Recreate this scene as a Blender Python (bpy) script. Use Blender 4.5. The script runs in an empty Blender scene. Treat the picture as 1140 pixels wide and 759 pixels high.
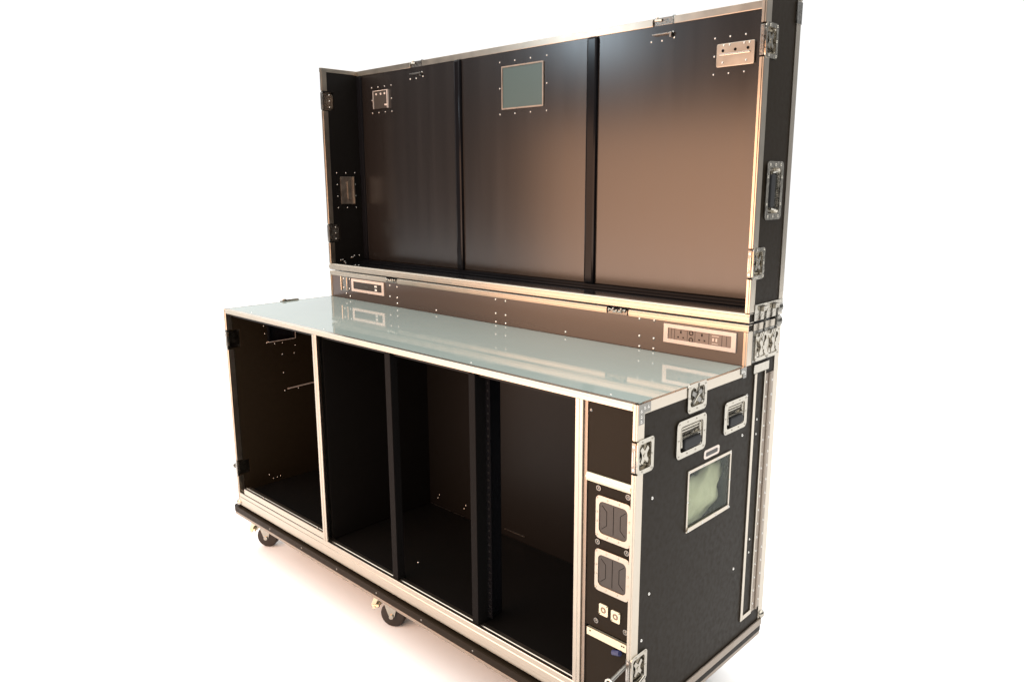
import bpy, bmesh, math, random
from mathutils import Matrix, Vector
random.seed(7)
S = bpy.context.scene
COL = S.collection
R = math.radians

# ------------------------------------------------------------------ dimensions (metres)
W, D1, D2 = 2.0, 0.502, 0.697          # width, depth of the worktop, whole depth
ZT, ZR, ZL = 0.835, 0.950, 1.800       # worktop, top of riser, top of lid
ZF = -0.192                            # floor

# ------------------------------------------------------------------ materials
def mat(name, col, rough=.5, metal=0., spec=.5, noise=None, rvar=0., cvar=0., bump=0., coat=0., alpha=1., coat_rough=.05):
    m = bpy.data.materials.new(name); m.use_nodes = True
    nt = m.node_tree; b = nt.nodes['Principled BSDF']
    b.inputs['Base Color'].default_value = (*col, 1)
    b.inputs['Roughness'].default_value = rough
    b.inputs['Metallic'].default_value = metal
    b.inputs['Specular IOR Level'].default_value = spec
    b.inputs['Coat Weight'].default_value = coat
    b.inputs['Coat Roughness'].default_value = coat_rough
    b.inputs['Alpha'].default_value = alpha
    if noise:
        tc = nt.nodes.new('ShaderNodeTexCoord'); mp = nt.nodes.new('ShaderNodeMapping')
        mp.inputs['Scale'].default_value = noise
        nz = nt.nodes.new('ShaderNodeTexNoise'); nz.inputs['Scale'].default_value = 1; nz.inputs['Detail'].default_value = 5
        nt.links.new(tc.outputs['Object'], mp.inputs['Vector']); nt.links.new(mp.outputs['Vector'], nz.inputs['Vector'])
        if rvar:
            r = nt.nodes.new('ShaderNodeMapRange')
            r.inputs['From Min'].default_value = .3; r.inputs['From Max'].default_value = .7
            r.inputs['To Min'].default_value = max(0, rough-rvar); r.inputs['To Max'].default_value = min(1, rough+rvar)
            nt.links.new(nz.outputs['Fac'], r.inputs['Value']); nt.links.new(r.outputs['Result'], b.inputs['Roughness'])
        if cvar:
            mx = nt.nodes.new('ShaderNodeMix'); mx.data_type = 'RGBA'
            mx.inputs[6].default_value = (*[c*(1-cvar) for c in col], 1); mx.inputs[7].default_value = (*[min(1, c*(1+cvar)) for c in col], 1)
            nt.links.new(nz.outputs['Fac'], mx.inputs[0]); nt.links.new(mx.outputs[2], b.inputs['Base Color'])
        if bump:
            bp = nt.nodes.new('ShaderNodeBump'); bp.inputs['Strength'].default_value = bump; bp.inputs['Distance'].default_value = .001
            nt.links.new(nz.outputs['Fac'], bp.inputs['Height']); nt.links.new(bp.outputs['Normal'], b.inputs['Normal'])
    return m

M = dict(
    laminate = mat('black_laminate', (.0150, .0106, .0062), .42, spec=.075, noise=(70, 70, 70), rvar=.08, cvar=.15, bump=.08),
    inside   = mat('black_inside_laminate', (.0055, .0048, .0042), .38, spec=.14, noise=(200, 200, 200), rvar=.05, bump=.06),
    film     = mat('dark_brown_film', (.009, .0070, .0061), .24, spec=.85, noise=(22, 22, .7), rvar=.012, cvar=.3, bump=.04),
    riser    = mat('warm_lit_film', (.050, .031, .022), .28, spec=1.0, noise=(.6, 20, 20), rvar=.012, cvar=.12),  # copy of the film, base lightened to stand in for warm reflected light
    satin    = mat('black_satin_profile', (.006, .006, .007), .17, spec=.13),
    alu      = mat('mill_aluminium', (.50, .445, .37), .30, metal=1, noise=(24, 24, 24), rvar=.025, cvar=.07),
    alu_skirt= mat('scuffed_aluminium', (.31, .26, .215), .45, metal=1, noise=(40, 40, 40), rvar=.1, cvar=.2),
    frame    = mat('anodised_socket_frame', (.72, .62, .55), .5, metal=.6, noise=(90, 90, 90), rvar=.05),
    zinc     = mat('zinc_plated_steel', (.42, .39, .335), .19, metal=1, noise=(75, 75, 75), rvar=.08, cvar=.22, bump=.75),
    zincdark = mat('dull_zinc', (.24, .23, .21), .32, metal=1, noise=(150, 150, 150), rvar=.1, cvar=.3, bump=.4),
    rivet    = mat('bright_rivet', (.62, .60, .56), .25, metal=1),
    postblk  = mat('post_black', (.0055, .005, .0048), .6, spec=.05),
    rubber   = mat('black_rubber', (.014, .014, .015), .6, spec=.3),
    wheel    = mat('brown_black_rubber', (.022, .017, .014), .55, spec=.35, noise=(80, 80, 80), rvar=.08),
    dark     = mat('dark_recess', (.006, .006, .006), .6, spec=.2),
    brownpl  = mat('brown_black_plastic', (.030, .024, .019), .42, spec=.5, noise=(150, 150, 150), rvar=.06),
    module   = mat('socket_plastic', (.26, .185, .145), .4, spec=.5),
    slot     = mat('socket_slot', (.004, .003, .003), .7, spec=.1),
    white    = mat('white_plastic', (.75, .74, .7), .4),
    glass    = mat('pale_glass_worktop', (.27, .325, .30), .05, spec=.6, noise=(5, 9, 5), rvar=.035, cvar=.05),
    acrylic  = mat('smoky_acrylic', (.20, .23, .19), .06, spec=.7, alpha=.12),
    tealpane = mat('teal_grey_pane', (.055, .085, .082), .3, spec=.5),
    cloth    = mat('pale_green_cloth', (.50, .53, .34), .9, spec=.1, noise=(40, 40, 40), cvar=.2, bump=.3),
    floor    = mat('white_floor', (.9, .9, .9), .8, spec=.1, noise=(2, 2, 2), cvar=.01),
    connector= mat('nickel_connector', (.72, .64, .47), .38, metal=.85),
    blue     = mat('blue_sleeve', (.03, .035, .10), .4),
)

# ------------------------------------------------------------------ mesh builder
class MB:
    def __init__(s): s.v = []; s.f = []
    def add(s, vs, fs):
        k = len(s.v); s.v += [tuple(v) for v in vs]; s.f += [tuple(k+i for i in f) for f in fs]; return s
    def box(s, x0, x1, y0, y1, z0, z1):
        return s.add([(x0,y0,z0),(x1,y0,z0),(x1,y1,z0),(x0,y1,z0),(x0,y0,z1),(x1,y0,z1),(x1,y1,z1),(x0,y1,z1)],
                     [(0,3,2,1),(4,5,6,7),(0,1,5,4),(1,2,6,5),(2,3,7,6),(3,0,4,7)])
    def prism(s, pts, h0, h1, fn=None):            # outline in (a,b) swept along c; fn maps (a,b,c) to xyz
        fn = fn or (lambda a, b, c: (a, b, c)); n = len(pts)
        vs = [fn(a, b, h0) for a, b in pts] + [fn(a, b, h1) for a, b in pts]
        return s.add(vs, [tuple(range(n))[::-1], tuple(range(n, 2*n))] + [(i, (i+1) % n, n+(i+1) % n, n+i) for i in range(n)])
    def ring(s, o, i, h0, h1):                     # frame between two outlines of the same count
        n = len(o); vs = [(a,b,h0) for a,b in o]+[(a,b,h0) for a,b in i]+[(a,b,h1) for a,b in o]+[(a,b,h1) for a,b in i]
        f = []
        for k in range(n):
            l = (k+1) % n
            f += [(k,l,2*n+l,2*n+k), (n+l,n+k,3*n+k,3*n+l), (2*n+k,2*n+l,3*n+l,3*n+k), (l,k,n+k,n+l)]
        return s.add(vs, f)
    def loft(s, loops, cap0=True, cap1=True):
        n = len(loops[0]); vs = [p for l in loops for p in l]; f = []
        for q in range(len(loops)-1):
            for k in range(n):
                l = (k+1) % n; f.append((q*n+k, q*n+l, (q+1)*n+l, (q+1)*n+k))
        if cap0: f.append(tuple(range(n))[::-1])
        if cap1: f.append(tuple((len(loops)-1)*n+i for i in range(n)))
        return s.add(vs, f)
    def cyl(s, c, ax, r, h, seg=20, r2=None):      # from c along axis ax (0,1,2) for h
        r2 = r if r2 is None else r2; L = []
        for rr, d in ((r, 0), (r2, h)):
            lp = []
            for k in range(seg):
                t = 2*math.pi*k/seg; p = [0, 0, 0]; p[ax] = d; p[(ax+1) % 3] = rr*math.cos(t); p[(ax+2) % 3] = rr*math.sin(t)
                lp.append((c[0]+p[0], c[1]+p[1], c[2]+p[2]))
            L.append(lp)
        return s.loft(L)
    def tube(s, p0, p1, r, seg=10):
        p0, p1 = Vector(p0), Vector(p1); d = (p1-p0).normalized(); a = d.orthogonal().normalized(); b = d.cross(a)
        return s.loft([[tuple(p+r*(math.cos(2*math.pi*k/seg)*a+math.sin(2*math.pi*k/seg)*b)) for k in range(seg)] for p in (p0, p1)])
    def dome(s, a, b, c, r, h, seg=12):            # rivet head on the plane c
        L = []
        for q in range(5):
            t = q/4*math.pi/2; rr = max(r*math.cos(t), r*.04)
            L.append([(a+rr*math.cos(2*math.pi*k/seg), b+rr*math.sin(2*math.pi*k/seg), c+h*math.sin(t)) for k in range(seg)])
        return s.loft(L)
    def sphere(s, c, r, seg=20, rings=10):
        L = []
        for q in range(rings+1):
            t = -math.pi/2 + math.pi*q/rings; rr = max(r*math.cos(t), r*.01)
            L.append([(c[0]+rr*math.cos(2*math.pi*k/seg), c[1]+rr*math.sin(2*math.pi*k/seg), c[2]+r*math.sin(t)) for k in range(seg)])
        return s.loft(L)
    def build(s, name, m, parent=None, org=(0,0,0), bevel=0., label=None, Mx=None):
        bm = bmesh.new(); vs = [bm.verts.new(Vector(v)-Vector(org)) for v in s.v]
        for f in s.f:
            try: bm.faces.new([vs[i] for i in f])
            except ValueError: pass
        bmesh.ops.recalc_face_normals(bm, faces=bm.faces)
        if bevel:
            es = [e for e in bm.edges if len(e.link_faces) == 2 and e.calc_face_angle(0) > R(40)]
            new = set(bmesh.ops.bevel(bm, geom=es, offset=bevel, segments=2, affect='EDGES', profile=.6, clamp_overlap=True)['faces'])
        for f in bm.faces: f.smooth = not bevel or f in new or f.calc_area() < 4e-5
        flags = [f.smooth for f in bm.faces]
        me = bpy.data.meshes.new(name); bm.to_mesh(me); bm.free()
        me.set_sharp_from_angle(angle=R(50 if bevel else 35)); me.polygons.foreach_set('use_smooth', flags); me.materials.append(M[m])
        return link(name, me, parent, label, Mx)

def link(name, me, parent=None, label=None, Mx=None):
    o = bpy.data.objects.new(name, me); COL.objects.link(o)
    if parent: o.parent = parent
    if Mx is not None: o.matrix_local = Mx
    if label: o['label'] = label
    return o
def empty(name, loc, label, cat):
    o = bpy.data.objects.new(name, None); COL.objects.link(o); o.location = loc; o.empty_display_size = .1
    o['label'] = label; o['category'] = cat; return o
def rrect(w, h, r, n=5, ca=0, cb=0):
    p = []
    for sx, sy, t0 in ((1,1,0), (-1,1,90), (-1,-1,180), (1,-1,270)):
        for k in range(n+1):
            t = R(t0+90*k/n); p.append((ca+sx*(w/2-r)+r*math.cos(t), cb+sy*(h/2-r)+r*math.sin(t)))
    return p
def frame_at(pos, u, v, org):                      # local frame: a along u, b along v, c outward
    u, v = Vector(u), Vector(v); n = u.cross(v); m = Matrix((u, v, n)).transposed().to_4x4()
    m.translation = Vector(pos)-Vector(org); return m
X, Y, Z = (1,0,0), (0,1,0), (0,0,1)
FRONT = (X, Z)            # normal -Y
RIGHT = (Y, Z)            # normal +X
LEFT  = (Y, (0,0,-1))     # normal -X
BACK  = ((-1,0,0), Z)     # normal +Y

def copy_part(o, parent, Mx, label=None):
    c = o.copy(); COL.objects.link(c); c.parent = parent; c.matrix_local = Mx
    if label: c['label'] = label
    for ch in o.children:
        d = ch.copy(); COL.objects.link(d); d.parent = c
    return c

# ------------------------------------------------------------------ the two things
CO = (1.0, .35, ZF); LO = (1.0, .60, ZR+.004)
case = empty('flight_case', CO, 'black aluminium-edged flight case workbench on casters with open compartments and pale glass worktop', 'flight case')
lid = empty('case_lid', LO, 'tall open black tray lid standing upright on the rear ledge of the workbench', 'lid')
def cb(mb, name, m, bevel=0., label=None): return mb.build(name, m, case, CO, bevel, label)
def lb(mb, name, m, bevel=0., label=None): return mb.build(name, m, lid, LO, bevel, label)

def holed(mb, rect, holes, t0, t1, fn):
    """sheet rect=(a0,a1,b0,b1) with rectangular holes, between t0 and t1, fn maps (a,b,t) to xyz"""
    a0,a1,b0,b1 = rect
    A = sorted({a0,a1,*[q for h in holes for q in h[:2] if a0 < q < a1]}); B = sorted({b0,b1,*[q for h in holes for q in h[2:] if b0 < q < b1]})
    solid = {}
    for i in range(len(A)-1):
        for j in range(len(B)-1):
            ca, cbb = (A[i]+A[i+1])/2, (B[j]+B[j+1])/2
            solid[i,j] = not any(h[0] < ca < h[1] and h[2] < cbb < h[3] for h in holes)
    vid = {}; vs = []; fs = []
    def V(i,j,k):
        if (i,j,k) not in vid: vid[i,j,k] = len(vs); vs.append(fn(A[i], B[j], (t0,t1)[k]))
        return vid[i,j,k]
    for (i,j), sd in solid.items():
        if not sd: continue
        fs += [(V(i,j,1),V(i+1,j,1),V(i+1,j+1,1),V(i,j+1,1)), (V(i,j,0),V(i,j+1,0),V(i+1,j+1,0),V(i+1,j,0))]
        for di,dj,e in ((-1,0,((i,j),(i,j+1))), (1,0,((i+1,j),(i+1,j+1))), (0,-1,((i,j),(i+1,j))), (0,1,((i,j+1),(i+1,j+1)))):
            if not solid.get((i+di,j+dj), False):
                (p,q),(r,s) = e; fs.append((V(p,q,0),V(r,s,0),V(r,s,1),V(p,q,1)))
    return mb.add(vs, fs)

# hybrid extrusion profile: a = inward along the front lip, b = depth from the front
POST = [(0,.027),(0,.0012),(.0012,0),(.0042,0),(.0052,-.0022),(.0092,-.0022),(.0102,0),(.0128,0),(.0138,.0012),(.0138,.024),(.0122,.024),(.0122,.002),(.0018,.002),(.0018,.027)]
def post(fnname, x_side, y0, segs, B):
    for z0, z1 in segs:
        f = (lambda a,b,c: (W-a, y0+b, c)) if x_side > 0 else (lambda a,b,c: (a, y0+b, c))
        B(MB().prism(POST, z0, z1, f), 'edge_trim', 'alu')

# ------------------------------------------------------------------ floor
MB().box(-9, 9, -9, 9, ZF-.05, ZF).build('floor', 'floor')['kind'] = 'structure'

# ------------------------------------------------------------------ case: body
HH = [(.170,.290,.668,.748), (.398,.506,.672,.747), (.235,.432,.458,.606)]      # handles and window
LATCHZ = [(.672,.746), (.134,.192)]
side_holes = HH + [(-.01,.056,a,b) for a,b in LATCHZ] + [(.208,.294,.782,.85)]
cb(holed(MB(), (.004,.694,.004,.833), side_holes, W-.0125, W-.002, lambda a,b,t: (t,a,b)), 'side_panel', 'laminate')
cb(holed(MB(), (.004,.694,.004,.833), [(-.01,.056,a,b) for a,b in LATCHZ], .002, .0125, lambda a,b,t: (t,a,b)), 'side_panel', 'laminate')
cb(MB().box(W-.0125,W-.002,.504,.694,.8335,.947), 'side_panel', 'laminate')
cb(MB().box(.002,.0125,.504,.694,.8335,.947), 'side_panel', 'laminate')
cb(MB().box(.013,W-.013,.684,.695,.004,.945), 'back_panel', 'laminate')
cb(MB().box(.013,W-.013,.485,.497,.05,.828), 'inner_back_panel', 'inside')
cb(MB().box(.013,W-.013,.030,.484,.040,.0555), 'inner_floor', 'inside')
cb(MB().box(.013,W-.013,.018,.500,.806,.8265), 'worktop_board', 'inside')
# worktop glass
cb(MB().box(.0085,W-.0085,.0165,.5005,.827,.8345), 'worktop', 'glass', .0006, 'pale green glass worktop sheet')
# riser (rear ledge) front board, top board
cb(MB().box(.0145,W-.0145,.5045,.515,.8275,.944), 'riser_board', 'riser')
cb(MB().box(.0145,W-.0145,.516,.683,.936,.946), 'riser_top', 'inside')
# edges of the case
def segs(a, b, gaps):
    out = []; p = a
    for g0, g1 in sorted(gaps): out.append((p, g0)); p = g1
    return out+[(p, b)]
gz = [(.668,.750), (.130,.197)]
post('r', 1, 0, segs(.0, ZT, gz), cb); post('l', -1, 0, segs(.0, ZT, gz), cb)
RAIL = [(0,.016),(0,.0015),(-.0015,0),(-.0050,0),(-.0058,-.0015),(-.0112,-.0015),(-.0120,0),(-.0165,0),(-.0165,.002),(-.0018,.002),(-.0018,.016)]   # (z from top, y)
cb(MB().prism(RAIL, .0142, W-.0142, lambda a,b,c: (c, b, ZT+a)), 'edge_trim', 'alu')
BOT = [(.003,.001),(.004,0),(.020,0),(.022,-.0016),(.040,-.0016),(.042,0),(.057,0),(.0588,.0015),(.0588,.012),(.0572,.014),(.0588,.016),(.0588,.030),(.0562,.030),(.0562,.003),(.003,.003)]
cb(MB().prism(BOT, .0142, W-.0142, lambda a,b,c: (c, b, a)), 'bottom_rail', 'alu')
for y0, y1 in ((.0275,.206), (.2965,.501)):
    cb(MB().prism([(0,0),(-.0255,0),(-.0255,-.0018),(-.0018,-.0018),(-.0018,-.0085),(0,-.0085)], y0, y1, lambda a,b,c: (W+b, c, ZT+a)), 'edge_trim', 'alu')
cb(MB().prism([(0,0),(-.0255,0),(-.0255,.0018),(-.0018,.0018),(-.0018,.0085),(0,.0085)], .0275, .501, lambda a,b,c: (b, c, ZT+a)), 'edge_trim', 'alu')
cb(MB().box(W-.0017,W+.0050,.030,.688,-.010,.012), 'edge_trim', 'alu_skirt', .003)
cb(MB().box(-.0002,.0017,.0275,.690,-.004,.024), 'edge_trim', 'alu')
for xs in (1, -1):
    f = (lambda a,b,c: (W-a, D2-b, c)) if xs > 0 else (lambda a,b,c: (a, D2-b, c))
    cb(MB().prism([(0,.027),(0,0),(.024,0),(.024,.0018),(.0018,.0018),(.0018,.027)], .0, ZR-.004, f), 'edge_trim', 'alu')
# skirt board under the case
SX0, SX1, SY0, SY1 = -.030, W+.003, -.013, D2+.003
o = rrect(SX1-SX0, SY1-SY0, .020, 6, (SX0+SX1)/2, (SY0+SY1)/2)
cb(MB().prism(o, -.0290, -.0045), 'base_board', 'laminate', .002)
o = rrect(SX1-SX0-.002, SY1-SY0-.002, .020, 6, (SX0+SX1)/2, (SY0+SY1)/2)
cb(MB().prism(o, -.0410, -.0295), 'skirt_trim', 'alu_skirt', .002)

# riser edges
post('r', 1, D1, [(ZT+.0005, .9275)], cb); post('l', -1, D1, [(ZT+.0005, .9275)], cb)
RR = [(.928,.022),(.928,.0012),(.9292,0),(.932,0),(.933,-.0018),(.943,-.0018),(.944,0),(.9462,0),(.9475,.0012),(.9475,.022),(.946,.022),(.946,.002),(.93,.002),(.93,.022)]
for x0, x1 in ((.0, .411), (.484, 1.530), (1.612, W)):
    cb(MB().prism(RR, x0, x1, lambda a,b,c: (c, D1+b, a)), 'edge_trim', 'alu')

# compartments
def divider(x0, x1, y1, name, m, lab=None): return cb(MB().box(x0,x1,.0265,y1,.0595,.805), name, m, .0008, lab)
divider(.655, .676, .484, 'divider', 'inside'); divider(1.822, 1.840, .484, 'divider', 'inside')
for x0, x1, yd in ((1.055,1.082,.035), (1.436,1.461,.105)):
    cb(MB().box(x0,x1,.006,yd,.0595,.8175), 'divider_post', 'postblk', .0015)
# aluminium faced posts
def fpost(x0, x1, z0):
    p = [(x0,.026),(x0,.001),(x0+.001,0),(x0+.006,0),(x0+.007,-.0018),(x0+.013,-.0018),(x0+.014,0),(x1-.001,0),(x1,.001),(x1,.006)]
    cb(MB().prism(p, z0, .818), 'front_post', 'alu')
fpost(.651, .677, .060); fpost(1.8195, 1.8425, .0595)
# strip beside right-hand post, lip rail of the left-hand compartment
cb(MB().box(1.8435,1.8535,.006,.030,.0595,.8175), 'post_return', 'alu_skirt')
LIP = [(.0605,.014),(.0615,.013),(.083,.013),(.085,.0145),(.085,.022),(.0838,.0235),(.085,.025),(.085,.040),(.0605,.040)]
cb(MB().prism(LIP, .056, .6505, lambda a,b,c: (c, b-.012, a)), 'lip_rail', 'alu', 0, 'aluminium lip across the foot of the left compartment')
# rack rails
def rack_rail(xa, xb, y, side):
    m = MB()
    m.box(xa, xb, y, y+.002, .07, .80)
    if side > 0: m.box(xa, xa+.002, y+.0025, y+.055, .07, .80)
    else: m.box(xb-.002, xb, y+.0025, y+.055, .07, .80)
    r = cb(m, 'rack_rail', 'satin')
    h = MB(); xc = (xa+xb)/2
    for k in range(33):
        zc = .085+k*.0218
        h.prism(rrect(.0065,.0065,.001,2,xc,zc), y-.0006, y-.0002, lambda a,b,c: (a,c,b))
    h.build('rail_hole', 'dark', r)
    for ch in r.children: ch.location = -Vector(CO)
rack_rail(1.4615, 1.4785, .046, 1); rack_rail(1.792, 1.8215, .040, -1)

# rack bay on the right
cb(MB().box(1.8545,1.9855,.008,.020,.641,.8175), 'blank_panel', 'laminate', .0008)
cb(MB().prism([(.6195,.020),(.6195,.001),(.621,0),(.6265,0),(.6275,-.0016),(.6335,-.0016),(.6345,0),(.6385,.002),(.640,.004),(.640,.020)], 1.8545, 1.9855, lambda a,b,c: (c,b+.001,a)), 'rack_bar', 'connector', 0)
rp = cb(MB().box(1.8545,1.9855,.009,.016,.2355,.6185), 'rack_panel', 'laminate', .0006)
bar = cb(MB().box(1.864,1.985,.001,.010,.2125,.233), 'rack_bar', 'connector', .001)
cb(MB().box(1.8545,1.9855,.010,.020,.0595,.2115), 'blank_panel', 'laminate', .0006)
for xx in (1.875, 1.972, 1.978):
    d = MB().prism(rrect(.004,.003,.0005,2,xx,.226), .0003, .0008, lambda a,b,c: (a,c,b)).build('bar_mark', 'slot', bar)
    d.location = -Vector(CO)
cb(MB().tube((1.945,.004,.196),(1.968,.0,.205),.007,14), 'cable_sleeve', 'blue')

def rivets_mesh(r=.0042, h=.0022):
    return MB().dome(0,0,0,r,h)
_rv = rivets_mesh().build('rivet', 'rivet', case); RIV = _rv.data; bpy.data.objects.remove(_rv)
_rv = rivets_mesh(.0034,.0018).build('rivet', 'rivet', case); RIVS = _rv.data; bpy.data.objects.remove(_rv)
_rv = rivets_mesh(.0034,.0018).build('rivet', 'zincdark', case); RIVD = _rv.data; bpy.data.objects.remove(_rv)
def rivet(parent, org, pos, fr, me=None, sc=1.):
    o = link('rivet', me or RIV, parent); o.matrix_local = frame_at(pos, fr[0], fr[1], org) @ Matrix.Scale(sc, 4); return o

def sub_rivets(parent, name, m, pts, r=.0034, h=.002):
    me = None
    for a, b, c in pts:
        Mx = Matrix.Translation((a, b, c))
        if me is None: me = MB().dome(0,0,0,r,h).build(name, m, parent, Mx=Mx).data
        else: link(name, me, parent, Mx=Mx)
# vent dishes in the rack panel (rounded square tray with a dark flap)
def vent_dish(zc):
    m = MB(); m.ring(rrect(.103,.110,.012), rrect(.083,.082,.012), 0, .0035)
    for a in (-.017,.017):
        for b in (-.0475,.0475): m.dome(a,b,.0035,.0028,.0016)
    for b in (-.048, -.012, .012, .048):
        for a in (-.0475,.0475): m.dome(a,b,.0035,.0030,.0018)
    d = m.build('vent_dish', 'alu', case, Mx=frame_at((1.934,.0085,zc), *FRONT, CO), bevel=.0005)
    MB().prism(rrect(.083,.082,.012), -.0002, .0012).build('flap', 'brownpl', d)
    g = MB()
    for a in (-.0, .0):
        g.box(a-.0006,a+.0006,-.036,.036,.0013,.0017)
    for s in (-1,1):
        pts = [(s*.034,.030),(s*.020,.018),(s*.020,-.018),(s*.034,-.030)]
        for p, q in zip(pts, pts[1:]): g.tube((p[0],p[1],.0013),(q[0],q[1],.0013),.0007,6)
    g.build('flap_groove', 'slot', d)
vent_dish(.5345); vent_dish(.397)
def cup_screw(x, z):
    m = MB(); m.ring(rrect(.014,.014,.0069,5), rrect(.009,.009,.0044,5), 0, .0022); m.dome(0,0,.0006,.0036,.0022)
    m.build('cup_screw', 'zincdark', case, Mx=frame_at((x,.0088,z), *FRONT, CO))
for x, z in ((1.8885,.606),(1.9745,.607),(1.8885,.468),(1.9745,.467),(1.8885,.257),(1.977,.262)): cup_screw(x, z)
def connector(x, z):
    m = MB(); m.ring(rrect(.027,.030,.004), rrect(.0165,.0165,.008), 0, .003)
    c = m.build('connector', 'connector', case, Mx=frame_at((x,.0088,z), *FRONT, CO))
    MB().prism(rrect(.0165,.0165,.008), -.0003, .0012).build('connector_core', 'module', c)
    MB().cyl((0,0,.0012),2,.0035,.0022,12).build('contact_pin', 'connector', c)
    sub_rivets(c, 'connector_screw', 'slot', [(.0105,.012,.003),(-.0105,-.012,.003)], .0016, .0008)
connector(1.911, .294); connector(1.9475, .291)

# ------------------------------------------------------------------ latches on the front corners
def make_edge_latch(parent, Mx):
    m = MB()
    m.ring(rrect(.066,.084,.010,5,.033,0), rrect(.048,.062,.006,5,.031,0), -.001, .0022)
    L = [[(a,b,.0005) for a,b in rrect(.048,.062,.006,5,.031,0)], [(a,b,-.009) for a,b in rrect(.044,.058,.006,5,.031,0)]]
    m.loft(L, False, True)
    for b in (-.036, 0, .036): m.dome(.0585,b,.0022,.0032,.002)
    for b in (-.0355,.0355): m.dome(.020,b,.0022,.0030,.0018)
    o = m.build('latch', 'zinc', parent, Mx=Mx)
    k = MB()                                        # butterfly key
    k.cyl((.033,.0,-.0085),2,.011,.006,18); k.cyl((.033,0,-.0025),2,.005,.0035,14)
    k.prism([(.022,.004),(.015,.016),(.022,.022),(.033,.010),(.044,.022),(.050,.014),(.042,.004),(.042,-.004),(.048,-.012),(.044,-.020),(.033,-.010),(.024,-.020),(.017,-.014),(.022,-.004)], -.0035, -.0005)
    k.build('turn_key', 'zinc', o)
    h = MB(); h.box(-.0008,.018,-.014,.014,-.0075,-.0045); h.tube((.012,-.020,-.004),(.012,.020,-.004),.0022,8); h.tube((.006,.024,-.0035),(.020,.012,-.003),.0016,8)
    h.build('hook', 'zincdark', o)
    c = MB()                                        # wrap round the front lip
    c.box(-.0012,.003,-.036,.036,-.0136,-.0022); 
    c.build('latch_cap', 'zincdark', o, bevel=.001)
    e = MB(); e.box(-.0020,-.0014,-.020,.014,-.0115,-.0095); e.box(-.0020,-.0014,-.016,.018,-.0060,-.0045)
    for b in (-.028,.027): e.prism(rrect(.0065,.0065,.003,4,-.0075,b), -.0021, -.0014, lambda a,b,c: (c,b,a))
    e.build('latch_tongue', 'rivet', o)
    return o
EL = make_edge_latch(case, frame_at((W,0,.709), *RIGHT, CO))
copy_part(EL, case, frame_at((W,0,.1635), *RIGHT, CO))
for z in (.709,.1635): copy_part(EL, case, frame_at((0,0,z), *LEFT, CO))
for z in (1.110,1.667):
    copy_part(EL, lid, frame_at((W,D1,z), *RIGHT, LO)); copy_part(EL, lid, frame_at((0,D1,z), *LEFT, LO))
# knob standing out of the lower left latch
cb(MB().cyl((-.002,.012,.163),0,.007,-.020,14).cyl((-.022,.012,.163),0,.010,-.010,14), 'latch_knob', 'zincdark')
# spring pin at the lower right front
pin = cb(MB().tube((1.984,.004,.178),(1.977,-.050,.158),.0055,14), 'release_pin', 'zincdark')
rg = MB(); pts = []
for k in range(24):
    t = 2*math.pi*k/24; pts.append(Vector((1.977+.0105*math.cos(t), -.053, .155+.0105*math.sin(t))))
for k in range(24): rg.tube(pts[k], pts[(k+1) % 24], .0028, 8)
g = rg.build('pin_ring', 'rivet', pin); g.location = -Vector(CO)

# corner braces and ball corners
def brace(parent, org, pos, fr, flip=1, L=.048, w=.023):
    m = MB(); m.prism([(0,0),(L*flip,0),(L*flip,-w),(w*flip,-w),(w*flip,-L),(0,-L)][::flip], 0, .0014)
    b = m.build('corner_brace', 'zincdark', parent, Mx=frame_at(pos, *fr, org))
    sub_rivets(b, 'rivet', 'rivet', [(a*flip*(L/.048), c, .0014) for a, c in ((.038,-.011),(.024,-.011),(.011,-.017),(.011,-.030),(.011,-.041)) if -c < L], .0036, .002)
brace(case, CO, (W+.0003,.0005,ZT+.0003), RIGHT)
brace(case, CO, (W+.0003,.5015,ZT+.001), RIGHT, -1, .030, .018)
def ball_corner(B, c, fl, name='ball_corner'):
    m = MB(); m.sphere(c, .021); B(m, name, 'zinc')
bc = cb(MB().sphere((W-.006,.008,.012), .024), 'ball_corner', 'zinc')
g = MB().prism(rrect(.058,.062,.012,5,.031,.098), W+.0005, W+.0035, lambda a,b,c: (c,a,b)).build('corner_plate', 'zinc', bc); g.location = -Vector(CO)
g = MB().tube((W+.006,.006,.120),(W+.006,.050,.138),.0035,10).build('corner_bar', 'zinc', bc); g.location = -Vector(CO)
cb(MB().sphere((.006,.008,.012), .018), 'ball_corner', 'zinc')
cb(MB().sphere((W-.004,D2-.006,.022), .014), 'ball_corner', 'zinc')
cb(MB().sphere((W-.013,D2-.012,.936), .021), 'ball_corner', 'zincdark')
lb(MB().sphere((W-.013,D2-.012,.976), .021), 'ball_corner', 'zincdark')

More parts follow.
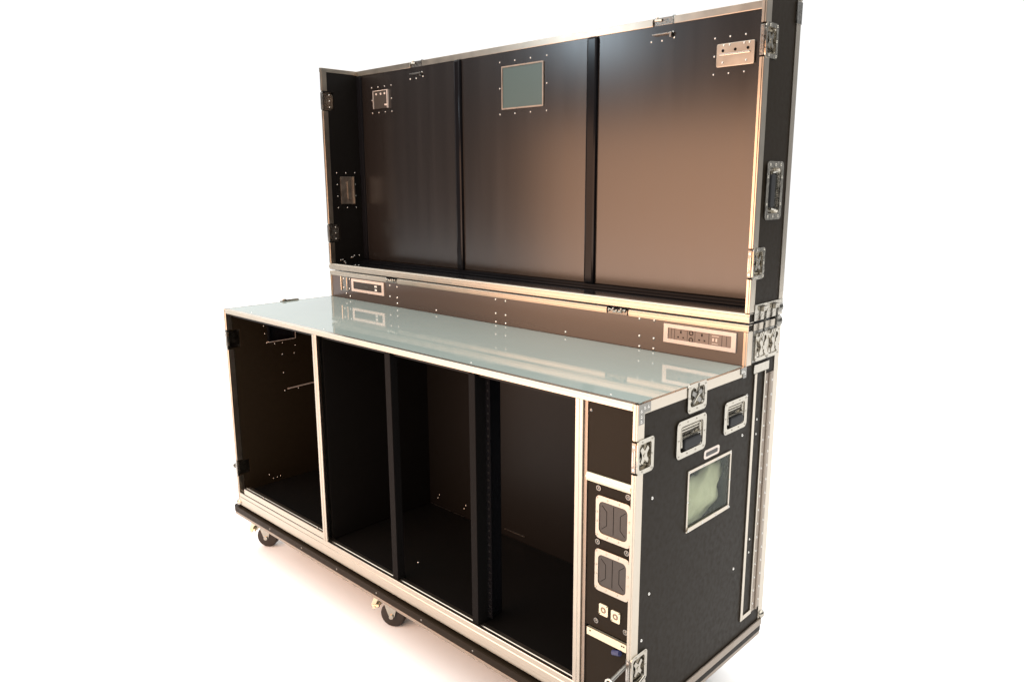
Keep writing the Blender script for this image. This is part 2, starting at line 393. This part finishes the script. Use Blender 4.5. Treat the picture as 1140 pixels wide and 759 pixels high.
# ------------------------------------------------------------------ right side fittings
def make_handle(parent, Mx):
    m = MB()
    m.ring(rrect(.136,.096,.014), rrect(.104,.066,.009), -.001, .0028)
    m.loft([[(a,b,.0005) for a,b in rrect(.104,.066,.009)], [(a,b,-.0085) for a,b in rrect(.098,.060,.009)]], False, True)
    for a in (-.058,-.02,.02,.058):
        for b in (-.0405,.0405): m.dome(a,b,.0028,.0032,.0018)
    for a in (-.060,.060): m.dome(a,0,.0028,.0032,.0018)
    o = m.build('handle', 'zinc', parent, Mx=Mx)
    g = MB(); g.prism(rrect(.078,.026,.008,5,.002,-.016), -.004, .006); g.build('grip', 'rubber', o, bevel=.003)
    a = MB()
    for s in (-1,1): a.tube((s*.044,.026,-.002),(s*.044,-.020,.001),.0026,8)
    a.tube((-.044,.002,.0),(.044,.002,.0),.0030,8); a.tube((-.040,.012,-.003),(.040,.012,-.003),.0024,8)
    for k in range(14): a.tube((-.038+k*.0058,.020,-.006),(-.035+k*.0058,.028,-.002),.0016,6)
    a.box(-.042,.042,.017,.019,-.008,-.002)
    a.build('handle_spring', 'zinc', o)
    return o
HD = make_handle(case, frame_at((W,.2315,.708), *RIGHT, CO))
copy_part(HD, case, frame_at((W,.4535,.7115), *RIGHT, CO) @ Matrix.Diagonal((.91,.93,1,1)))
# top edge latch on the right side of the worktop
def make_top_latch(parent, Mx):
    m = MB(); m.ring(rrect(.088,.074,.012,5,0,-.032), rrect(.066,.048,.010,5,0,-.030), -.001, .0026)
    m.loft([[(a,b,.0005) for a,b in rrect(.066,.048,.010,5,0,-.030)], [(a,b,-.009) for a,b in rrect(.060,.044,.010,5,0,-.030)]], False, True)
    for a in (-.036,.036):
        for b in (-.061,-.030,-.004): m.dome(a,b,.0026,.0032,.002)
    m.dome(0,-.061,.0026,.0034,.002)
    o = m.build('latch', 'zinc', parent, Mx=Mx)
    k = MB(); k.cyl((.0,-.032,-.0085),2,.012,.007,18)
    k.prism([(-.008,-.020),(-.020,-.014),(-.024,-.024),(-.010,-.032),(-.022,-.042),(-.014,-.050),(0,-.042),(.014,-.050),(.022,-.042),(.010,-.032),(.024,-.024),(.018,-.014),(.008,-.020)], -.002, .001)
    k.build('turn_key', 'zincdark', o)
    h = MB(); h.box(-.020,.020,-.012,.0012,-.010,-.004); h.tube((.004,.002,.002),(.001,-.024,.003),.0026,8); h.tube((-.014,-.046,.002),(.006,-.026,.003),.0022,8)
    h.build('hook', 'zinc', o)
    return o
TL = make_top_latch(case, frame_at((W,.2515,ZT+.001), *RIGHT, CO))
copy_part(TL, case, frame_at((0,.300,ZT+.001), (0,-1,0), Z, CO))
cb(MB().box(-.010,-.001,.255,.325,.830,.838).cyl((-.006,.275,.838),2,.009,.006,14), 'latch_knob', 'zincdark', .001)
# label plate
m = MB(); m.prism(rrect(.078,.024,.008), 0, .0012)
lp = m.build('label_plate', 'frame', case, Mx=frame_at((W-.0018,.3405,.6365), *RIGHT, CO))
MB().prism(rrect(.058,.011,.003), .0013, .0018).build('label_inset', 'brownpl', lp)
sub_rivets(lp, 'rivet', 'rivet', [(-.034,0,.0012),(.034,0,.0012)], .0022, .001)
# window
wf = MB(); wf.ring(rrect(.220,.166,.003), rrect(.206,.150,.003), 0, .003)
win = wf.build('window', 'alu', case, Mx=frame_at((W-.0018,.3345,.5325), *RIGHT, CO))
MB().box(-.1025,.1025,-.0745,.0745,.0,.0022).build('pane', 'acrylic', win)
MB().box(-.104,.104,-.0815,-.070,.0031,.006).build('window_ledge', 'alu', win, bevel=.0006)
sub_rivets(win, 'rivet', 'rivet', [(a,b,.006 if b < 0 else .003) for a in (-.104,-.035,.035,.104) for b in (-.0775,.0785)]+[(.106,0,.003),(-.106,0,.003)])
# long bars, plate and hinge towards the back
cb(MB().box(W-.0018,W+.002,.552,.566,.056,.806), 'side_bar', 'alu', .0008)
cb(MB().box(W-.0018,W+.002,.6115,.6175,.0705,.806), 'side_bar', 'alu', .0008)
cb(MB().box(W-.0018,W+.002,.5665,.6175,.056,.070), 'side_bar', 'alu', .0008)
pl = cb(MB().box(W-.0018,W+.002,.545,.634,.807,.832), 'side_plate', 'zinc', .0008)
hg = MB(); hg.box(W-.0018,W+.0012,.6185,.668,.060,.795)
hg.tube((W+.002,.6435,.062),(W+.002,.6435,.793),.0045,12)
hm = hg.build('hinge', 'alu_skirt', case, CO)
hrm = MB().dome(0,0,0,.0034,.002).build('rivet', 'rivet', hm); hrm_me = hrm.data; bpy.data.objects.remove(hrm)
for q in range(17):
    for yy in (.626,.661): link('rivet', hrm_me, hm, Mx=frame_at((W+.0012,yy,.085+q*.0428), *RIGHT, CO))
# side rivets
for y, z in ((.072,.592),(.072,.345),(.045,.232),(.498,.246),(.505,.641),(.520,.751),(.5165,.712),(.514,.675)): rivet(case, CO, (W-.002,y,z), RIGHT)
for y, z in ((.587,.625),(.587,.668),(.587,.305),(.587,.264)): rivet(case, CO, (W-.002,y,z), RIGHT, RIVS)

# ------------------------------------------------------------------ latches that clamp the lid down
cb(MB().box(W-.0018,W+.0008,.5305,.672,.840,.9275), 'side_plate', 'zincdark', .0008)
cb(MB().box(W-.0018,W+.0012,.530,.676,.9282,.9470), 'edge_trim', 'alu')
def clamp_latch(parent, Mx):
    m = MB(); m.ring(rrect(.070,.078,.010,5,0,-.072), rrect(.054,.058,.007,5,0,-.072), 0, .0035)
    m.prism(rrect(.054,.058,.007,5,0,-.072), -.0005, .0004)
    for a in (-.031,.031):
        for b in (-.105,-.082,-.060,-.038): m.dome(a,b,.0035,.0032,.002)
    o = m.build('latch', 'zinc', parent, Mx=Mx)
    k = MB(); k.cyl((0,-.074,.0005),2,.015,.006,18); k.cyl((0,-.074,.0065),2,.006,.004,14)
    for s in (-1,1):
        k.prism([(s*.004,-.060),(s*.018,-.050),(s*.024,-.058),(s*.014,-.072),(s*.024,-.088),(s*.018,-.098),(s*.004,-.088)][::s], .006, .0095)
    k.build('turn_key', 'zinc', o)
    h = MB(); h.tube((-.012,-.046,.008),(-.004,-.030,.009),.003,8); h.tube((-.004,-.030,.009),(.002,.026,.009),.0034,8); h.tube((.002,.026,.009),(.010,.030,.008),.003,8)
    h.box(-.012,.014,.026,.040,.002,.010)
    h.build('hook', 'zinc', o)
    return o
CL = clamp_latch(case, frame_at((W+.001,.5745,.953), *RIGHT, CO))
copy_part(CL, case, frame_at((W+.001,.6445,.953), *RIGHT, CO))
def mini_latch(xc):
    m = MB(); m.box(xc-.036,xc+.036,D1-.001,D1+.016,.929,.9435)
    o = cb(m, 'latch', 'zincdark', .001)
    k = MB()
    for q in range(5): k.sphere((xc-.028+q*.014+random.uniform(-.003,.003), D1-.003, .942+random.uniform(-.003,.004)), .0042, 10, 6)
    k.tube((xc-.032,D1-.004,.945),(xc-.006,D1-.003,.937),.0018,6); k.tube((xc+.002,D1-.004,.937),(xc+.032,D1-.004,.946),.0018,6)
    k.tube((xc-.015,D1-.004,.936),(xc+.018,D1-.004,.937),.002,6)
    g = k.build('hook', 'zinc', o); g.location = -Vector(CO)
mini_latch(.448); mini_latch(1.571)

# ------------------------------------------------------------------ sockets on the riser
def socket_panel(x0, x1, z0, z1, ins):
    xc, zc, w, h = (x0+x1)/2, (z0+z1)/2, x1-x0, z1-z0
    m = MB(); m.ring(rrect(w,h,.0008,2), rrect(w-2*ins,h-2*ins*.78,.0008,2), 0, .005)
    o = m.build('socket_panel', 'frame', case, Mx=frame_at((xc,.5044,zc), *FRONT, CO), bevel=.0006)
    return o, w-2*ins-.001, h-2*ins*.78-.001
so, iw, ih = socket_panel(1.738,1.967,.868,.9225,.0145)
cuts = [0,.105,.315,.44,.66,.86,1.0]
names = ['blank_module','power_socket','switch_module','power_socket','usb_module','blank_module']
for i, nm in enumerate(names):
    a0, a1 = -iw/2+iw*cuts[i]+.0006, -iw/2+iw*cuts[i+1]-.0006; ac = (a0+a1)/2
    md = MB().box(a0,a1,-ih/2,ih/2,-.0002,.003)
    if nm == 'usb_module':
        for q, (bw,bh,bb,aa) in enumerate(((.024,.003,.0105,0),(.007,.009,0,-.005),(.007,.009,0,.005),(.018,.003,-.0105,0))): pass
    o = md.build(nm, 'module', so, bevel=.0004)
    d = MB()
    if nm == 'power_socket':
        d.box(ac-.0018,ac+.0018,.004,.0115,.0031,.0036); d.box(ac-.0105,ac-.0062,-.009,-.0055,.0031,.0036); d.box(ac+.0062,ac+.0105,-.009,-.0055,.0031,.0036)
        MBm = 'slot'
    elif nm == 'switch_module':
        d.ring(rrect(.013,.013,.0064,5,ac,.009), rrect(.010,.010,.0049,5,ac,.009), .0031, .0042); d.ring(rrect(.013,.013,.0064,5,ac,-.0105), rrect(.010,.010,.0049,5,ac,-.0105), .0031, .0042)
        MBm = 'slot'
    elif nm == 'usb_module':
        d.box(ac-.011,ac+.011,.0092,.0112,.0031,.0036); d.box(ac-.009,ac-.004,-.005,.004,.0031,.0036); d.box(ac+.001,ac+.006,-.005,.004,.0031,.0036); d.box(ac-.010,ac+.008,-.0125,-.0105,.0031,.0036)
        MBm = 'frame'
    else:
        d.box(ac-.0004,ac+.0004,-.015,.015,.0031,.0034); MBm = 'slot'
    # details belong to the module: same mesh, second material slot
    me = o.data; bm = bmesh.new(); bm.from_mesh(me); n0 = len(bm.faces)
    vs = [bm.verts.new(v) for v in d.v]
    for f in d.f: fc = bm.faces.new([vs[i] for i in f]); fc.material_index = 1
    bm.to_mesh(me); bm.free(); me.materials.append(M[MBm])
ls, iw, ih = socket_panel(.166,.395,.8705,.9245,.0145)
md = MB().box(-iw/2,iw/2,-ih/2,ih/2,-.0002,.003).build('socket_plate', 'brownpl', ls)
d = MB(); d.box(.052,.066,-.012,-.004,.0031,.0038); d.box(.050,.067,.003,.010,.0031,.0038); d.build('usb_port', 'white', ls)
MB().box(-.020,.004,-.0022,-.0008,.0031,.0036).build('plate_mark', 'zincdark', ls)
# hinge plate left of it
hp = MB().prism(rrect(.058,.066,.004), 0, .002).build('hinge_plate', 'zincdark', case, Mx=frame_at((.110,.5044,.898), *FRONT, CO))
k = MB(); k.tube((-.022,-.030,.003),(-.022,.030,.003),.004,10); k.tube((.018,-.028,.002),(.018,.028,.002),.0022,8); k.build('hinge_pin', 'zinc', hp)
for x, z in ((.104,.919),(.150,.921),(.104,.880),(.148,.878),(.122,.856),(.150,.846)): rivet(case, CO, (x,.502,z), FRONT, sc=1.1)
for x, z in ((.431,.917),(.478,.915),(.430,.872),(.477,.871),(.477,.848),(.718,.846),
             (1.041,.921),(1.090,.920),(1.041,.871),(1.090,.870),(1.042,.8405),(1.090,.8405),(1.363,.846),
             (1.650,.924),(1.702,.925),(1.651,.872),(1.702,.871),(1.652,.8405),(1.702,.8405)):
    rivet(case, CO, (x,.5045,z), FRONT, sc=1.05)

# ------------------------------------------------------------------ inside the compartments
bx = MB(); bx.ring(rrect(.124,.074,.004), rrect(.108,.058,.004), 0, .012); bx.box(-.056,.056,-.031,.031,0,.003)
hb = bx.build('handle_backing', 'satin', case, Mx=frame_at((.0126,.2365,.712), *RIGHT, CO))
k = MB(); k.box(-.062,.062,-.0385,-.0355,.001,.0125); k.box(.0605,.0640,-.036,.036,.001,.0125); k.build('backing_edge', 'frame', hb)
for y, z in ((.163,.745),(.166,.712),(.172,.672),(.208,.663),(.244,.661),(.200,.728),(.232,.727),(.304,.642),(.297,.608),(.240,.612),(.240,.531),(.241,.451),(.306,.450),(.141,.095),(.160,.074),(.178,.074),(.194,.076)):
    rivet(case, CO, (.0126,y,z), RIGHT, RIVS)
cb(MB().tube((.0155,.252,.458),(.0155,.400,.4625),.0028,10), 'side_rod', 'frame')
for x, z in ((.731,.106),(.722,.090),(.887,.107),(.877,.091),(1.051,.084),(1.000,.080),(.993,.066)): rivet(case, CO, (x,.485,z), FRONT, RIVS)
cb(MB().box(.68,.88,.4815,.4848,.0575,.0595), 'back_clip', 'zincdark'); cb(MB().box(1.10,1.20,.4815,.4848,.081,.0832), 'back_clip', 'zincdark')
rivet(case, CO, (1.029,.134,.0556), (X, Y), RIVS, 1.2)
for x in (.200, .600): rivet(case, CO, (x,.012,.0851), (X, Y), RIVS)
for z in (.775,.735): rivet(case, CO, (.652,.012,z), LEFT, RIVS)
# screws on the skirt
for k in range(8): rivet(case, CO, (.28+k*.235,SY0-.0002,-.016), FRONT, RIVD, .9)
rivet(case, CO, (1.862,.0075,.795), FRONT, RIVD, 1.3)
for x in (.17,.68,1.42,1.90): rivet(case, CO, (x,.033,.8346), (X, Y), RIVS, .9)

# ------------------------------------------------------------------ casters
def make_caster(x, y, ang):
    o = MB().box(-.05,.05,-.045,.045,.158,.166)
    for sx in (-1,1):
        for sy in (-1,1): o.cyl((sx*.040,sy*.035,.152),2,.006,.007,8)
    o.cyl((0,0,.142),2,.036,.016,24)
    Mx = Matrix.Translation(Vector((x,y,ZF))-Vector(CO)) @ Matrix.Rotation(ang, 4, 'Z') @ Matrix.Scale(.905, 4)
    c = o.build('caster', 'zinc', case, Mx=Mx, bevel=.001)
    f = MB()
    for s in (-1,1):
        f.prism([(-.034,.142),(.030,.142),(.028,.074),(.022,.050),(.010,.044),(-.002,.052)], s*.026-.002, s*.026+.002, lambda a,b,c: (a,c,b))
    f.box(-.030,.030,-.028,.028,.1365,.1415)
    f.cyl((.010,-.034,.050),1,.009,.068,12)
    f.build('fork', 'zinc', c)
    w = MB(); L = []
    for yy, r in ((-.021,.036),(-.019,.045),(-.012,.050),(.012,.050),(.019,.045),(.021,.036)):
        L.append([(.010+r*math.cos(2*math.pi*k/36), yy, .050+r*math.sin(2*math.pi*k/36)) for k in range(36)])
    w.loft(L).build('wheel', 'wheel', c)
    b = MB(); b.prism([(-.066,.070),(-.076,.084),(-.062,.118),(-.018,.128),(-.018,.118),(-.050,.104)], -.020, .020, lambda a,b,c: (a,c,b))
    for s in (-.017,0,.017): b.cyl((-.070,s,.082),0,.007,.026,10)
    b.tube((-.062,-.027,.078),(-.062,.027,.078),.0065,10)
    b.build('brake_pedal', 'connector', c)
    return c
C0 = make_caster(.066, .080, R(35))
for x, y, a in ((.940,.080,R(30)), (1.90,.085,R(30)), (.10,.58,R(20)), (1.0,.58,R(-15)), (1.86,.56,R(5))):
    copy_part(C0, case, Matrix.Translation(Vector((x,y,ZF))-Vector(CO)) @ Matrix.Rotation(a, 4, 'Z') @ Matrix.Scale(.905, 4))

# ------------------------------------------------------------------ LID
Z0 = .954
lh = [(D1-.01,D1+.056,1.110-.037,1.110+.037), (D1-.01,D1+.056,1.667-.037,1.667+.037)]
lb(holed(MB(), (D1+.004,D2-.004,Z0+.003,ZL-.003), lh+[(.560,.634,1.236,1.361)], W-.0125, W-.002, lambda a,b,t: (t,a,b)), 'side_panel', 'laminate')
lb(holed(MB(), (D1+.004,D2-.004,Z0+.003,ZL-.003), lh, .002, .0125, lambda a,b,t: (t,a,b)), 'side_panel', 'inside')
lb(MB().box(.013,W-.013,D2-.010,D2-.003,Z0+.003,ZL-.003), 'outer_panel', 'laminate')
for x0, x1 in ((.047,.654), (.6905,1.2995), (1.3425,1.9865)):
    lb(MB().box(x0,x1,D2-.0155,D2-.0105,.988,ZL-.020), 'back_panel', 'film', .0006)
for x0, x1 in ((.655,.690), (1.300,1.342)):
    lb(MB().box(x0,x1,D2-.026,D2-.0105,.9855,ZL-.020), 'upright', 'satin', .010)
lb(MB().box(.013,.0465,D2-.022,D2-.0105,.9855,ZL-.020), 'upright', 'satin', .008)
lb(MB().box(.013,W-.013,D1+.024,D2-.011,Z0+.003,.9725), 'tray_floor', 'satin')
lb(MB().box(.013,W-.013,D2-.030,D2-.011,.973,.985), 'foot_rail', 'satin', .002)
lb(MB().box(.013,W-.013,D2-.058,D2-.033,.973,.9775), 'foot_rail', 'satin', .0015)
zs = segs(Z0+.026, ZL, [(1.069,1.151), (1.626,1.708)])
post('r', 1, D1, zs, lb); post('l', -1, D1, zs, lb)
FR = [(0,.026),(0,.0015),(.0015,0),(.006,0),(.0072,-.0026),(.0185,-.0026),(.0197,0),(.0235,0),(.0255,.002),(.0255,.022),(.0237,.024),(.0237,.003),(.002,.003),(.002,.026)]
lb(MB().prism(FR, 0, W, lambda a,b,c: (c, D1+b, Z0-.0015+a)), 'edge_trim', 'alu')
for x0, x1, y0, y1 in ((-.0006,.0146,D1-.0008,D2+.001), (W-.0146,W+.0006,D1-.0008,D2+.001)):
    lb(MB().box(x0,x1,y0,y1,ZL-.016,ZL+.0006), 'edge_trim', 'alu', .001)
for x0, x1 in ((.0150,.388), (.462,1.548), (1.622,W-.0150)):
    lb(MB().box(x0,x1,D2-.0195,D2+.0012,ZL-.021,ZL+.0004), 'edge_trim', 'alu', .001)
for x0, x1 in ((.3885,.4615), (1.5485,1.6215)):
    o = lb(MB().box(x0,x1,D2-.014,D2+.004,ZL-.020,ZL+.002), 'latch', 'zincdark', .001)
    k = MB(); k.tube((x0+.006,D2-.016,ZL-.004),(x0+.030,D2-.016,ZL-.006),.004,8); k.box(x1-.006,x1+.001,D2-.017,D2+.003,ZL-.020,ZL+.003)
    k.sphere((x0+.010,D2-.010,ZL+.002),.006,10,6)
    g = k.build('hook', 'zinc', o); g.location = -Vector(LO)
    q = MB(); q.box(x0+.002,x1-.002,D2-.027,D2-.0157,ZL-.048,ZL-.0445); q.box(x1-.010,x1-.004,D2-.026,D2-.0157,ZL-.058,ZL-.043)
    lb(q, 'latch_backing', 'zincdark', .0006)
    for xx, dz in ((x0-.006,-.064),(x0+.032,-.064),(x1+.001,-.060),(x1-.004,-.044)): rivet(lid, LO, (xx,D2-.0157,ZL+dz), FRONT, RIVS)
for xs in (1, -1):
    f = (lambda a,b,c: (W-a, D2-b, c)) if xs > 0 else (lambda a,b,c: (a, D2-b, c))
    lb(MB().prism([(0,.025),(0,0),(.024,0),(.024,.0018),(.0018,.0018),(.0018,.025)], Z0+.046, ZL-.017, f), 'edge_trim', 'alu')
lb(MB().box(W-.0018,W+.0018,D1+.0275,D2-.001,Z0+.001,Z0+.046), 'side_plate', 'zinc', .0008)
lb(MB().box(W-.0018,W+.0025,D2-.030,D2-.001,ZL-.075,ZL-.020), 'corner_brace', 'zincdark', .0006)
# recessed spring handle on the lid's right side
m = MB(); m.ring(rrect(.094,.152,.012), rrect(.066,.118,.008), -.001, .003)
m.loft([[(a,b,.0005) for a,b in rrect(.066,.118,.008)], [(a,b,-.0085) for a,b in rrect(.060,.112,.008)]], False, True)
for a in (-.030,0,.030):
    for b in (-.067,.067): m.dome(a,b,.003,.0032,.0018)
for b in (-.035,.035):
    for a in (-.040,.040): m.dome(a,b,.003,.0032,.0018)
h = m.build('handle', 'zinc', lid, Mx=frame_at((W,.597,1.2985), *RIGHT, LO))
MB().prism(rrect(.024,.086,.008,5,-.012,0), -.003, .005).build('grip', 'rubber', h, bevel=.003)
a = MB()
for s in (-1,1): a.tube((.022,s*.050,-.002),(-.016,s*.047,.002),.003,8)
a.tube((.010,-.048,.0),(.010,.048,.0),.0030,8); a.tube((.022,-.052,-.003),(.022,.052,-.003),.0024,8)
for k in range(15): a.tube((.012,-.044+k*.006,-.004),(.020,-.040+k*.006,.0),.0017,6)
a.build('handle_spring', 'zinc', h)

# backing plates seen on the tray's inner faces
def ring_rivets(fr, org, c, w, h, na, nb, axis, me=RIVS, sc=.85):
    """rivets round a w x h rectangle centred at c; axis tells which world axis is the first one"""
    P = []
    for i in range(na):
        t = -w/2+w*i/(na-1); P += [(t,-h/2),(t,h/2)]
    for j in range(1, nb-1):
        t = -h/2+h*j/(nb-1); P += [(-w/2,t),(w/2,t)]
    for a, b in P:
        p = Vector(c); p[axis] += a; p[2] += b; rivet(lid, org, p, fr, me, sc)
YB = D2-.0156
# right: bright plate with a slot and holes
m = MB(); m.prism(rrect(.116,.062,.005), 0, .006)
bp = m.build('handle_backing', 'alu', lid, Mx=frame_at((1.8255,YB,1.671), *FRONT, LO), bevel=.001, label='bright silver backing plate at the upper right')
for a in (-.038,0,.038): MB().cyl((a,.012,.0061),2,.0042,.0006,14).build('plate_hole', 'slot', bp)
k = MB(); k.box(-.047,.045,-.0005,.0035,.0061,.0095); k.build('plate_rib', 'rivet', bp, bevel=.0008)
sub_rivets(bp, 'rivet', 'rivet', [(-.038,-.020,.006),(.034,-.020,.006),(-.036,.026,.006),(-.018,.026,.006),(.026,.026,.006),(.042,.026,.006)], .0034, .0022)
ring_rivets(FRONT, LO, (1.8285,YB,1.671), .142, .098, 4, 3, 0)
# left: dark plate with bright edges
m = MB(); m.prism(rrect(.096,.074,.003), 0, .006)
bp = m.build('handle_backing', 'brownpl', lid, Mx=frame_at((.186,YB,1.672), *FRONT, LO), bevel=.001, label='dark backing plate with bright edges at the upper left')
k = MB(); k.box(-.050,-.0485,-.037,.037,.001,.009); k.box(.047,.0505,-.037,.037,.001,.009); k.box(-.045,.045,.0345,.0365,.0062,.008)
for a in (-.026,.005,.032): k.cyl((a,.022,.006),2,.0045,.003,10)
for a in (.034,.042): k.cyl((a,-.024,.006),2,.004,.003,10)
k.build('plate_edge', 'frame', bp)
ring_rivets(FRONT, LO, (.186,YB,1.672), .136, .104, 4, 3, 0)
# centre pane in a slim frame
m = MB(); m.ring(rrect(.202,.149,.002,2), rrect(.192,.139,.002,2), 0, .004)
wp = m.build('window', 'alu_skirt', lid, Mx=frame_at((1.0075,YB,1.656), *FRONT, LO))
MB().box(-.0955,.0955,-.0690,.0690,.0002,.002).build('pane', 'tealpane', wp)
ring_rivets(FRONT, LO, (1.0075,YB,1.656), .226, .180, 4, 3, 0)
# on the left wall
m = MB(); m.prism(rrect(.066,.118,.003), 0, .005)
bp = m.build('handle_backing', 'alu_skirt', lid, Mx=frame_at((.0126,.603,1.294), *RIGHT, LO), bevel=.0008, label='upright metal backing plate on the left wall')
k = MB(); k.box(.031,.036,-.060,.060,.001,.011); k.box(.000,.016,-.038,.038,.0052,.009); k.build('plate_edge', 'alu', bp, bevel=.0008)
ring_rivets(RIGHT, LO, (.0126,.603,1.294), .094, .150, 3, 4, 1)
for z in (1.085,1.110,1.135,1.642,1.667,1.692): rivet(lid, LO, (.0126,D1+.034,z), RIGHT, RIVS)
for y, z in ((.556,.990),(.566,.990),(.575,.981),(.580,.975),(.612,.998),(.620,.998),(.628,1.004),(.655,1.004)): rivet(lid, LO, (.0126,y,z), RIGHT, RIVS)
rivet(lid, LO, (.10,.57,.9725), (X,Y), RIVS); rivet(lid, LO, (.118,.575,.9725), (X,Y), RIVS)
for x in (.95,1.30,1.93): rivet(lid, LO, (x,D1+.030,.9725), (X,Y), RIVS)

# ------------------------------------------------------------------ cloth added behind the side window, standing in for its pane's green tones
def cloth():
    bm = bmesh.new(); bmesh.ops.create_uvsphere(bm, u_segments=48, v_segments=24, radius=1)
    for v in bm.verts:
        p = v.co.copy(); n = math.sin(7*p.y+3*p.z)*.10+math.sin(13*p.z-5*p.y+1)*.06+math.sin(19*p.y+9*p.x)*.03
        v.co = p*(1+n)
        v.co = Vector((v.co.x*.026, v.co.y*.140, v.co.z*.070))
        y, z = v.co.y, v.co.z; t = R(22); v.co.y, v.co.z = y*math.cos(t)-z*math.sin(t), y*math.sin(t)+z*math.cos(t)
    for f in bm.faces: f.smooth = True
    me = bpy.data.meshes.new('added_cloth'); bm.to_mesh(me); bm.free(); me.materials.append(M['cloth'])
    o = link('added_cloth', me); o.location = (1.960,.325,.497)
    o['label'] = 'pale green cloth added behind the small side window to colour its pane'; o['category'] = 'cloth'
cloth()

# ------------------------------------------------------------------ light, world, camera
wd = bpy.data.worlds.new('World'); S.world = wd; wd.use_nodes = True
nt = wd.node_tree; bg = nt.nodes['Background']
tc = nt.nodes.new('ShaderNodeTexCoord'); dt = nt.nodes.new('ShaderNodeVectorMath'); dt.operation = 'DOT_PRODUCT'
yaw = R(44.07)
dt.inputs[1].default_value = (-math.sin(yaw), math.cos(yaw), 0)
nt.links.new(tc.outputs['Generated'], dt.inputs[0])
cr = nt.nodes.new('ShaderNodeValToRGB'); cr.color_ramp.interpolation = 'EASE'
mr = nt.nodes.new('ShaderNodeMapRange'); mr.inputs['From Min'].default_value = -1; mr.inputs['From Max'].default_value = 1
nt.links.new(dt.outputs['Value'], mr.inputs['Value']); nt.links.new(mr.outputs['Result'], cr.inputs['Fac'])
E = cr.color_ramp.elements
E[0].position = .58; E[0].color = (.06, .065, .07, 1); E[1].position = .82; E[1].color = (1.05, 1.05, 1.05, 1)
nt.links.new(cr.outputs['Color'], bg.inputs['Color']); bg.inputs['Strength'].default_value = 1.0

def area(name, loc, target, sx, sy, power, col):
    l = bpy.data.lights.new(name, 'AREA'); l.shape = 'RECTANGLE'; l.size = sx; l.size_y = sy; l.energy = power; l.color = col
    o = bpy.data.objects.new(name, l); COL.objects.link(o); o.location = loc
    o.rotation_euler = (Vector(target)-Vector(loc)).to_track_quat('-Z', 'Y').to_euler(); return o
area('added_overhead_fill', (0, 1.0, 7.5), (0, 1.0, 0), 28, 28, 5600, (1.0, .99, .97))  # added fill, sized to whiten the floor; not a lamp of the place
area('ceiling_lamp', (-1.16, -2.5, 2.53), (1.0, .6, 1.5), .14, .14, 10, (.72, .88, 1.0))
area('warm_lamp', (.36, -1.75, .825), (.41, .6, .825), 2.75, 1.85, 50, (1.0, .55, .33)).data.spread = R(125)

cd = bpy.data.cameras.new('camera'); cam = bpy.data.objects.new('camera', cd); COL.objects.link(cam)
cd.sensor_fit = 'HORIZONTAL'; cd.sensor_width = 36; cd.lens = 854.392/1140*36; cd.clip_start = .02; cd.clip_end = 200
yw, pt, rl = R(44.06929), R(-11.59463), R(-.28115)
fw = Vector((-math.sin(yw)*math.cos(pt), math.cos(yw)*math.cos(pt), math.sin(pt)))
r0 = Vector((math.cos(yw), math.sin(yw), 0)); u0 = r0.cross(fw)
r1 = math.cos(rl)*r0+math.sin(rl)*u0; u1 = -math.sin(rl)*r0+math.cos(rl)*u0
mx = Matrix((r1, u1, -fw)).transposed().to_4x4(); mx.translation = (2.943754, -1.378712, 1.320877)
cam.matrix_world = mx; S.camera = cam
S.view_settings.view_transform = 'Standard'; S.view_settings.look = 'None'; S.view_settings.exposure = 0; S.view_settings.gamma = 1
S.cycles.max_bounces = 10
